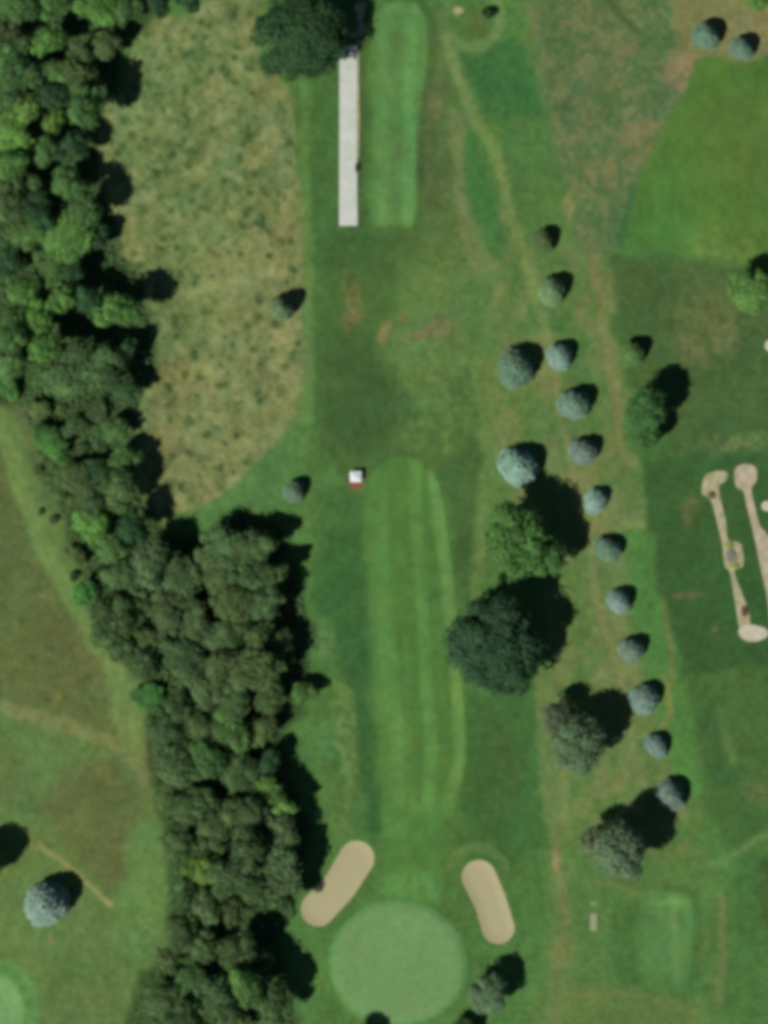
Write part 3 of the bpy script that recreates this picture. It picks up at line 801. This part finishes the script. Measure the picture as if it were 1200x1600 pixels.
WG = 'trees of the wood along the left side'
def wood(rows, hs=1.0):
    for r in rows:
        px, py, rad, tone, label = r[:5]
        plant('wood', px, py, rad * 1.15 * random.uniform(0.84, 1.18), tone, label, group=WG, hs=(r[5] if len(r) > 5 else hs) * (24.0 / max(rad, 20)) * random.uniform(0.72, 1.22) * (1.12 if px > 375 else 1.0))
wood([
    (28, 8, 22, 'mid', 'mid green tree cut by the top edge, nearest the top left corner'),
    (85, 2, 20, 'mid', 'mid green tree cut by the top edge, second from the left corner'),
    (152, 10, 24, 'bright', 'yellowish bright tree at the top edge above the olive tree'),
    (200, 14, 22, 'dull', 'dull green tree at the top edge beside the meadow corner'),
    (248, 6, 22, 'dark', 'dark green tree at the top edge, just left of the last one over the meadow'),
    (292, -2, 20, 'dark', 'dark green tree at the top edge, farthest right of the wood over the meadow'),
    (12, 52, 22, 'grey', 'greyish tree at the left edge, second below the top left corner', 0.85),
    (75, 64, 27, 'bright', 'bright round tree ringed by black shade near the top left'),
    (125, 82, 16, 'dull', 'small dull tree between the bright ringed tree and the olive one'),
    (166, 70, 24, 'olive', 'olive round tree hanging over the broad shadow at the meadow top'),
    (18, 100, 24, 'mid', 'mid green tree at the left edge, third below the top left corner'),
    (50, 120, 20, 'dull', 'dull green tree inside the top left wood, below the bright ringed tree'),
    (86, 112, 20, 'mid', 'mid green tree directly under the small dull tree of the top left'),
    (122, 124, 24, 'olive', 'olive tree left of the tapering meadow shadow'),
    (134, 168, 26, 'mid', 'mid green tree above the meadow\'s leftmost point'),
    (22, 152, 20, 'dull', 'dull tree at the left edge beside the shaded hollow', 0.85),
    (82, 150, 18, 'dark', 'small dark tree inside the top left wood above two yellowish trees', 0.85),
    (44, 172, 19, 'lime', 'small yellow-green tree above the bright patch at the left edge'),
    (84, 190, 17, 'lime', 'small yellow-green tree between two dark gaps left of the meadow point'),
    (20, 210, 30, 'bright', 'brightest large tree at the left edge, a quarter of the way down'),
    (12, 258, 28, 'bright', 'bright tree at the left edge just under the brightest large one'),
    (72, 236, 18, 'mid', 'small mid green tree right of the brightest edge trees'),
    (116, 228, 18, 'dark', 'small dark tree hard against the meadow\'s leftmost point', 0.8),
    (104, 286, 23, 'mid', 'mid green tree under the small dark tree at the meadow point'),
    (54, 288, 20, 'dull', 'dull tree between the left edge and the shaded meadow notch'),
    (130, 322, 24, 'mid', 'mid green tree left of the black shadow notch in the meadow edge'),
    (16, 318, 26, 'dull', 'dull green tree at the left edge level with the end of the concrete strip'),
    (60, 330, 20, 'dark', 'dark small tree among brighter ones, level with the strip\'s lower end', 0.9),
    (104, 366, 30, 'bright', 'large bright tree left of the shadowed bay of the meadow'),
    (46, 366, 23, 'mid', 'mid green tree left of the large bright tree at the shadowed bay'),
    (150, 372, 16, 'dark', 'small dark tree between the large bright tree and the meadow bay', 0.7),
    (14, 410, 22, 'dark', 'dark tree at the left edge below the dull edge trees', 0.85),
    (78, 414, 25, 'mid', 'mid green tree directly beneath the large bright bay tree'),
    (112, 428, 18, 'dark', 'dark small tree right below the large bright bay tree', 0.85),
    (34, 454, 23, 'bright', 'bright tree near the left edge, upper of the middle bright pair'),
    (98, 466, 25, 'bright', 'bright tree two crowns left of the round sunlit edge tree'),
    (142, 474, 22, 'dark', 'dark tree immediately left of the round sunlit edge tree', 0.8),
    (184, 488, 24, 'bright', 'round sunlit tree alone among black shadows at the meadow edge', 1.05),
    (60, 500, 24, 'bright', 'bright tree above the dull great crown, nearer the left edge'),
    (18, 520, 24, 'mid', 'mid green tree at the left edge just above the wood\'s thin middle'),
    (68, 545, 23, 'bright', 'bright tree touching the dull great crown on its left'),
    (16, 568, 22, 'mid', 'mid green tree at the left edge, last one above the scrub'),
    (132, 576, 38, 'dull', 'dull grey-green great crown, widest tree of the upper wood'),
    (192, 552, 24, 'dark', 'dark tree right of the dull great crown', 0.8),
    (198, 606, 22, 'dark', 'dark tree in shade below right of the dull great crown', 0.7),
    (66, 592, 16, 'mid', 'small green tree under the left side of the dull great crown', 0.7),
], 1.0)
wood([
    (153, 645, 13, 'dull', 'small dull tree standing in a black hollow of the scrub', 0.55),
    (182, 672, 18, 'mid', 'small green tree at the meadow edge below the hollow', 0.6),
    (78, 688, 23, 'vivid', 'vivid green round tree in the open scrub left of the wood\'s thin middle', 0.5),
    (118, 668, 16, 'dull', 'small dull tree between the vivid round tree and the hollow', 0.5),
    (196, 716, 20, 'mid', 'mid green tree at the meadow edge above the black finger of shade', 0.6),
    (150, 732, 16, 'dark', 'small dark tree inside the scrub, level with the white-roofed hut', 0.7),
    (112, 745, 20, 'olive', 'olive tree in the scrub left of the small dark one', 0.5),
    (186, 764, 27, 'dull', 'dull tree left of the black finger of shade on the meadow\'s foot'),
    (146, 786, 20, 'dull', 'small dull tree just above the bright leaning pair', 0.8),
    (146, 824, 26, 'bright', 'bright green tree on the outer left edge, upper of a pair'),
    (206, 824, 22, 'dark', 'dark tree whose shade meets the meadow\'s lowest corner'),
    (176, 858, 22, 'mid', 'mid green tree below the bright edge pair'),
    (120, 868, 15, 'olive', 'small olive bush-like tree on the left edge above a dark gap', 0.5),
    (132, 926, 21, 'vivid', 'vivid small tree on the left edge by the light grass band', 0.7),
    (190, 902, 28, 'dull', 'dull tree at the left shoulder of the wide middle wood'),
    (236, 880, 27, 'grey', 'greyish tree at the top of the wide middle wood'),
    (280, 908, 27, 'dull', 'dull tree at the top right of the grey-green block'),
    (212, 946, 28, 'dull', 'dull tree second row down in the grey-green block, left'),
    (260, 958, 30, 'grey', 'large greyish tree at the centre of the grey-green block'),
    (302, 972, 25, 'dull', 'dull tree on the right flank of the grey-green block, beside the inner shadow'),
    (174, 968, 26, 'dull', 'dull tree on the left flank of the grey-green block'),
    (188, 1012, 24, 'dull', 'dull tree at the lower left corner of the grey-green block'),
    (234, 1002, 25, 'olive', 'olive tree under the large greyish central tree'),
    (280, 1026, 26, 'dull', 'dull tree at the lower right of the grey-green block'),
    (232, 1042, 20, 'dull', 'dull tree just above the vivid ground-hugging bush'),
    (348, 856, 29, 'dull', 'dull large tree at the top of the right-hand column facing the fairway', 0.62),
    (392, 856, 24, 'dull', 'dull tree at the head of the column, right of the large one', 0.62),
    (340, 892, 28, 'olive', 'olive tree below the large tree heading the column'),
    (388, 898, 30, 'dull', 'dull large tree third down the column\'s right face'),
    (424, 898, 20, 'dull', 'smaller dull tree against the upper black shadow of the fairway side', 1.05),
    (362, 940, 29, 'olive', 'olive tree in the middle of the column'),
    (412, 945, 27, 'dull', 'dull tree left of the knob of shade beside the fairway rough'),
    (352, 990, 28, 'dull', 'dull tree mid column between two dark pockets'),
    (402, 995, 25, 'olive', 'olive tree left of the long shade pocket mid column', 0.9),
    (346, 1040, 29, 'olive', 'olive tree with a pale top below mid column'),
    (398, 1048, 28, 'olive', 'olive tree beside the reddish twig gap'),
    (436, 1010, 18, 'dull', 'small dull tree poking from the shade at the column\'s right face', 0.75),
    (318, 1084, 28, 'dull', 'dull tree right of the vivid bush'),
    (368, 1092, 30, 'dull', 'dull large tree at the level of the wispy fairway light patch'),
    (420, 1090, 26, 'dull', 'dull tree above the small yellowish tip'),
    (276, 1108, 22, 'dull', 'small dull tree just right below the vivid bush'),
    (474, 1082, 14, 'mid', 'small green tree at the shade\'s edge nearest the fairway', 0.45),
])
wood([
    (262, 1146, 25, 'dull', 'dull tree on the narrow waist\'s left edge'),
    (310, 1138, 27, 'dull', 'dull tree in the narrow waist, second from left'),
    (360, 1136, 27, 'mid', 'mid green tree in the narrow waist, third from left'),
    (410, 1140, 19, 'olive', 'small olive tree between the two waist shadows', 0.8),
    (276, 1196, 27, 'dull', 'dull tree on the left edge below the waist'),
    (325, 1186, 26, 'mid', 'mid green tree below the waist, second from left'),
    (372, 1208, 33, 'dull', 'large dull tree left of the waist\'s lower shadow'),
    (420, 1196, 18, 'dark', 'dark small tree under the waist\'s lower shadow', 0.7),
    (258, 1236, 20, 'dull', 'small dull tree jutting at the outer left edge', 0.7),
    (300, 1258, 24, 'dull', 'dull tree inside the lower wood above the left clearing'),
    (334, 1290, 30, 'olive', 'olive tree inside the lower wood above the lime tree'),
    (424, 1246, 29, 'bright', 'bright green tree topping the lower wood beside the long shadow'),
    (386, 1270, 28, 'dull', 'dull tree left below the bright topping tree'),
    (436, 1300, 34, 'grey', 'large greyish tree facing the left bunker\'s upper end'),
    (386, 1326, 28, 'dull', 'dull tree left of the large greyish bunker-side tree'),
    (314, 1358, 27, 'lime', 'lime green tree on the inner left of the lower wood'),
    (356, 1372, 28, 'dull', 'dull tree right of the lime green tree'),
    (440, 1364, 30, 'grey', 'greyish tree left of the left bunker, with a brownish top'),
    (400, 1388, 26, 'dull', 'dull tree between the lime tree and the bunker, lower row'),
    (276, 1320, 18, 'dull', 'small dull tree on the outer left edge by the clearing', 0.8),
    (282, 1402, 22, 'dull', 'dull tree on the left edge below the lime green tree'),
    (322, 1414, 24, 'grey', 'greyish tree with a pinkish gap under the lime green tree'),
    (362, 1424, 22, 'olive', 'olive tree on the upper rim of the black gap'),
    (442, 1408, 20, 'dull', 'small dull tree at the lower end of the left bunker'),
    (280, 1452, 24, 'dull', 'dull tree left of the black gap above the bottom wood'),
    (318, 1482, 27, 'dull', 'dull tree at the top left of the bottom wood'),
    (374, 1490, 26, 'dull', 'dull tree at the top centre of the bottom wood below the black gap'),
    (262, 1500, 22, 'olive', 'olive tree on the left edge of the bottom wood'),
    (408, 1496, 20, 'dark', 'dark tree in shade at the top right of the bottom wood', 0.8),
    (252, 1560, 29, 'dull', 'dull tree on the bottom wood\'s left corner'),
    (298, 1540, 26, 'mid', 'mid green tree second from left in the bottom wood'),
    (340, 1556, 27, 'dull', 'dull tree third from left in the bottom wood'),
    (384, 1544, 27, 'mid', 'mid green tree fourth from left in the bottom wood'),
    (424, 1566, 26, 'dull', 'dull tree at the bottom wood\'s right corner facing the green'),
    (290, 1596, 26, 'dull', 'dull tree cut by the bottom edge, left of two'),
    (362, 1600, 26, 'olive', 'olive tree cut by the bottom edge, right of two'),
])
wood([
    (232, 1088, 17, 'vivid', 'vivid low bushy tree on the wood\'s left edge, brightest of all', 0.45),
    (62, 640, 14, 'olive', 'small olive tree in the reddish scrub at the wood\'s thin middle', 0.4),
    (14, 606, 16, 'vivid', 'vivid small tree at the left edge above the light grass band', 0.5),
])

tag(UNDER(), 'low leafy undergrowth on the floor of the wood', 'undergrowth', kind='stuff')

# open-grown trees
plant('big', 469, 57, 71, 'dark', 'huge dark green round tree beside the top of the concrete strip', hs=0.86, jit=False)
plant('big', 773, 1008, 76, 'deep', 'huge dark bluish tree overhanging the fairway\'s right edge', hs=0.98, jit=False)
plant('open', 808, 845, 55, 'spring', 'bright green spreading tree above the huge dark bluish tree', hs=1.05, jit=False)
plant('open', 850, 868, 38, 'turf', 'smaller mid green tree pressed against the bright spreading one', hs=1.1)
plant('open', 1010, 640, 38, 'turf', 'green tree with a big black shadow right of the worn tan track', hs=1.15)
plant('open', 1008, 680, 24, 'turf', 'lower lobe-like green tree under the big-shadowed one by the tan track', hs=1.3)
plant('open', 1176, 455, 40, 'bright', 'broad bright green tree at the right edge under the mown field', hs=0.9)
plant('thin', 868, 1122, 27, 'brown', 'thin brownish tree, upper left of the pair below the huge bluish tree', hs=1.3, group='sparse trees right of the fairway')
plant('open', 903, 1162, 44, 'sage', 'grey-green sparse tree, lower right of the pair below the huge bluish tree', hs=1.15, group='sparse trees right of the fairway')
plant('thin', 928, 1312, 26, 'brown', 'thin brownish tree left of the grey-green one at the spruce row\'s end', hs=1.4, group='sparse trees right of the fairway')
plant('open', 968, 1328, 44, 'sage', 'grey-green tree at the lower end of the spruce row', hs=1.3, group='sparse trees right of the fairway')
plant('open', 762, 1553, 33, 'sage', 'grey-green tree at the bottom right of the putting green', hs=1.0)
plant('open', 1184, -4, 24, 'bright', 'bright green tree cut by the top edge at the right corner', hs=0.9)
plant('open', -28, 1352, 34, 'mid', 'tree past the left edge whose black shadow enters the frame', hs=1.1)
plant('open', 566, 1628, 26, 'mid', 'tree past the bottom edge whose shadow touches the green', hs=1.0)
plant('open', 720, 1618, 26, 'grey', 'tree past the bottom edge, right of the green', hs=0.8)
plant('spruce', 440, 482, 19, 'sage', 'small green tree alone on the meadow\'s right edge', hs=1.25)
plant('spruce', 459, 768, 17, 'slate', 'small blue-grey spruce near the wood and the white-roofed hut', hs=0.9)
plant('spruce', 850, 376, 17, 'grey', 'small dull spruce at the top of the worn track', hs=0.9)
plant('spruce', 862, 455, 22, 'pale', 'pale yellowish-green spruce, second from the top by the worn track', hs=0.9)
plant('spruce', 989, 552, 20, 'mid', 'small dark green conifer right of the tan track', hs=0.9)
plant('spruce', 1103, 56, 21, 'slate', 'left of two small spruces near the top right corner', hs=0.9)
plant('spruce', 1158, 76, 19, 'slate', 'right of two small spruces near the top right corner', hs=0.9)
SG = 'pale spruces in the long diagonal row'
plant('spruce', 806, 576, 30, 'slate', 'large greyish spruce left of the row, upper of the big pair', group=SG, hs=0.8)
plant('spruce', 810, 730, 30, 'silver', 'large silvery spruce left of the row, lower of the big pair', group=SG, hs=0.8)
ordn = ['first', 'second', 'third', 'fourth', 'fifth', 'sixth', 'seventh', 'eighth', 'ninth', 'tenth']
row = [(874, 557, 22, 'silver', 'brightest silvery'), (897, 632, 26, 'pale2', 'broad mint-green'), (911, 706, 22, 'slate2', 'grey-green'), (930, 783, 20, 'silver', 'small silvery'),
       (950, 858, 21, 'slate', 'dim blue-grey'), (967, 940, 19, 'silver2', 'small blue-green'), (986, 1016, 21, 'slate2', 'greyish'), (1006, 1093, 23, 'silver2', 'round blue-green'),
       (1026, 1165, 19, 'silver2', 'small minty'), (1048, 1243, 23, 'slate2', 'last pale')]
TONE['pale2'] = (0.20, 0.34, 0.24); TONE['slate2'] = (0.205, 0.31, 0.24); TONE['silver2'] = (0.20, 0.335, 0.265)
for i, (px, py, r, tone, adj) in enumerate(row):
    plant('spruce', px, py, r * random.uniform(0.9, 1.0), tone, adj + ' spruce, ' + ordn[i] + ' from the top of the diagonal row', group=SG, hs=random.uniform(0.68, 0.85))
plant('spruce', 72, 1413, 35, 'silver', 'large pale blue spruce alone on the lower left lawn', hs=0.85)

# shrubs
plant('shrub', 762, 22, 10, 'dark', 'dark bush inside the worn ring at the top', 'bush', hs=1.3)
for px, py, r, tone, lab in (
        (96, 640, 10, 'olive', 'olive bush in the scrub under the dull great crown'),
        (40, 650, 9, 'brown', 'brownish bush at the top of the light grass band'),
        (100, 720, 11, 'mid', 'green bush below the vivid round tree'),
        (60, 735, 9, 'olive', 'olive bush left of the wood beside the light band'),
        (130, 700, 11, 'dull', 'dull bush between the vivid round tree and the hollow'),
        (160, 700, 11, 'dull', 'dull bush under the tree in the black hollow'),
        (96, 775, 10, 'mid', 'green bush above the bright leaning pair'),
        (84, 812, 8, 'olive', 'olive bush on the outer left edge beside the bright pair'),
        (116, 900, 9, 'dark', 'dark bush at the wood\'s left edge gap'),
        (152, 940, 10, 'mid', 'green bush by the vivid small edge tree'),
        (64, 800, 6, 'dull', 'tiny dull bush on the light band beside the wood')):
    plant('shrub', px, py, r, tone, lab, 'bush', group='bushes in the scrub along the wood', hs=0.8)

# ------------------------------------------------------------------ small built things
def bxm(bm, x0, x1, y0, y1, z0, z1, bev=0.0):
    r = bmesh.ops.create_cube(bm, size=1.0)
    vs = r['verts']
    for v in vs:
        v.co = Vector(((x0 + x1) / 2 + v.co.x * (x1 - x0), (y0 + y1) / 2 + v.co.y * (y1 - y0), (z0 + z1) / 2 + v.co.z * (z1 - z0)))
    if bev:
        es = list({e for v in vs for e in v.link_edges})
        bmesh.ops.bevel(bm, geom=es, offset=bev, segments=2, affect='EDGES')
def part(name, build, mat, parent):
    bm = bmesh.new(); build(bm)
    me = bpy.data.meshes.new(name); bm.to_mesh(me); bm.free(); me.materials.append(mat)
    return link(name, me, parent)
# white-roofed hut
hx, hy = 556, 746
hut = empty('shelter', (WX(hx), WY(hy), h1(hx, hy)))
hut.scale = (0.86, 0.92, 0.95)
tag(hut, 'small hut with a white roof and red-brown brick step at the fairway head', 'shelter')
def roof(bm):
    a = [bm.verts.new(v) for v in ((-1.3, -1.0, 1.42), (1.3, -1.0, 1.42), (1.3, 1.3, 1.42), (-1.3, 1.3, 1.42))]
    b = [bm.verts.new(v) for v in ((-1.3, -1.0, 1.50), (1.3, -1.0, 1.50), (1.3, 1.3, 1.50), (-1.3, 1.3, 1.50))]
    c = [bm.verts.new(v) for v in ((-0.35, 0.15, 1.92), (0.35, 0.15, 1.92))]
    bm.faces.new(a[::-1])
    for k in range(4): bm.faces.new((a[k], a[(k + 1) % 4], b[(k + 1) % 4], b[k]))
    bm.faces.new((b[0], b[1], c[1], c[0])); bm.faces.new((b[2], b[3], c[0], c[1]))
    bm.faces.new((b[1], b[2], c[1])); bm.faces.new((b[3], b[0], c[0]))
part('roof', roof, M_WHITE, hut)
part('ridge_cap', lambda bm: bxm(bm, -0.4, 0.4, 0.09, 0.21, 1.9, 1.96, 0.01), M_CONC, hut)
part('wall', lambda bm: (bxm(bm, -1.0, 1.0, 0.95, 1.03, 0.1, 1.36), bxm(bm, -1.0, -0.92, -0.55, 0.94, 0.1, 1.36), bxm(bm, 0.92, 1.0, -0.55, 0.94, 0.1, 1.36)), M_WOODP, hut)
for x in (-1.02, 1.02):
    part('post', lambda bm: bxm(bm, x - 0.05, x + 0.05, -0.70, -0.60, 0.1, 1.37), M_WOODP, hut)
part('bench', lambda bm: (bxm(bm, -0.85, 0.85, 0.5, 0.9, 0.42, 0.48, 0.01), bxm(bm, -0.8, -0.7, 0.55, 0.85, 0.1, 0.42), bxm(bm, 0.7, 0.8, 0.55, 0.85, 0.1, 0.42)), M_WOODP, hut)
part('brick_step', lambda bm: bxm(bm, -1.35, 1.35, -2.2, 1.1, -0.15, 0.1, 0.02), M_BRICK, hut)
# bench on the strip
bn = empty('park_bench', (WX(555), WY(263), h1(555, 263) + 0.06), 0)
tag(bn, 'dark bench on the right edge of the concrete strip', 'bench')
part('seat', lambda bm: [bxm(bm, -0.05 + 0.17 * k, 0.09 + 0.17 * k, -0.8, 0.8, 0.42, 0.46, 0.008) for k in range(3)], M_METAL, bn)
part('backrest', lambda bm: [bxm(bm, 0.49, 0.53, -0.8, 0.8, 0.56 + 0.14 * k, 0.67 + 0.14 * k, 0.008) for k in range(3)], M_METAL, bn)
for y in (-0.65, 0.65):
    part('leg', lambda bm: (bxm(bm, -0.03, 0.03, y - 0.03, y + 0.03, 0, 0.42), bxm(bm, 0.43, 0.485, y - 0.03, y + 0.03, 0, 0.98)), M_METAL, bn)
# pale slabs near the small tee
sl_ = empty('concrete_slab', (WX(927), WY(1440), h1(927, 1440)))
tag(sl_, 'upright pale concrete slab in the grass left of the small tee', 'slab')
part('slab', lambda bm: bxm(bm, -0.75, 0.75, -1.7, 1.7, -0.1, 0.12, 0.03), plain_mat('worn_slab', (150, 156, 118), 0.9, 0.05, 1.2, (128, 142, 98)), sl_)
part('edging', lambda bm: (bxm(bm, -0.87, -0.76, -1.7, 1.7, -0.1, 0.15, 0.01), bxm(bm, 0.76, 0.87, -1.7, 1.7, -0.1, 0.15, 0.01)), M_WOODP, sl_)
s2 = empty('concrete_slab', (WX(927), WY(1411), h1(927, 1411)))
tag(s2, 'small square mossy slab just above the upright pale slab', 'slab')
part('slab', lambda bm: bxm(bm, -0.7, 0.7, -0.5, 0.5, -0.1, 0.08, 0.03), plain_mat('mossy_slab', (118, 142, 92), 0.95, 0.05, 1.2, (104, 134, 84)), s2)
# yellow and grey planting on the sandy strip
def flower_patch(px, py, rx, ry, label, mat, seed, h=0.35):
    R = np.random.RandomState(seed); n = 260
    a = R.uniform(0, 2 * PI, n); q = np.sqrt(R.rand(n))
    x = q * np.cos(a) * rx * S; y = q * np.sin(a) * ry * S; z = 0.05 + h * (1 - q ** 2) * R.uniform(0.4, 1, n)
    d = np.stack([x, y, np.full(n, 0.8)], 1); d /= np.linalg.norm(d, axis=1)[:, None]
    V, F, T = leaf_cards(np.stack([x, y, z], 1), d, 0.16, R, np.ones(n))
    o = link('flower_clump', mesh_from('flower_clump', V, F, mat)); o.location = (WX(px), WY(py), h1(px, py) + 0.03)
    return tag(o, label, 'flowers', 'flower clumps on the sandy strip')
M_REDB = plain_mat('reddish_soil_plants', (118, 92, 72), 0.95, 0.1, 3.0)
M_GREYP = plain_mat('grey_leaves', (142, 142, 128), 0.9, 0.08, 3.0)
flower_patch(1139, 852, 8, 6, 'yellow clump at the upper end of the wide part of the sandy strip', M_YELLOW, 1)
flower_patch(1148, 884, 8, 6, 'yellow clump at the lower end of the wide part of the sandy strip', M_YELLOW, 2)
flower_patch(1142, 868, 10, 12, 'greyish clump between the two yellow ones', M_GREYP, 3, 0.25)
flower_patch(1163, 955, 6, 9, 'dark red-brown clump above the chalky oval', M_REDB, 4, 0.3)
flower_patch(1112, 773, 6, 6, 'dark red-brown clump under the strip\'s upper head', M_REDB, 5, 0.25)
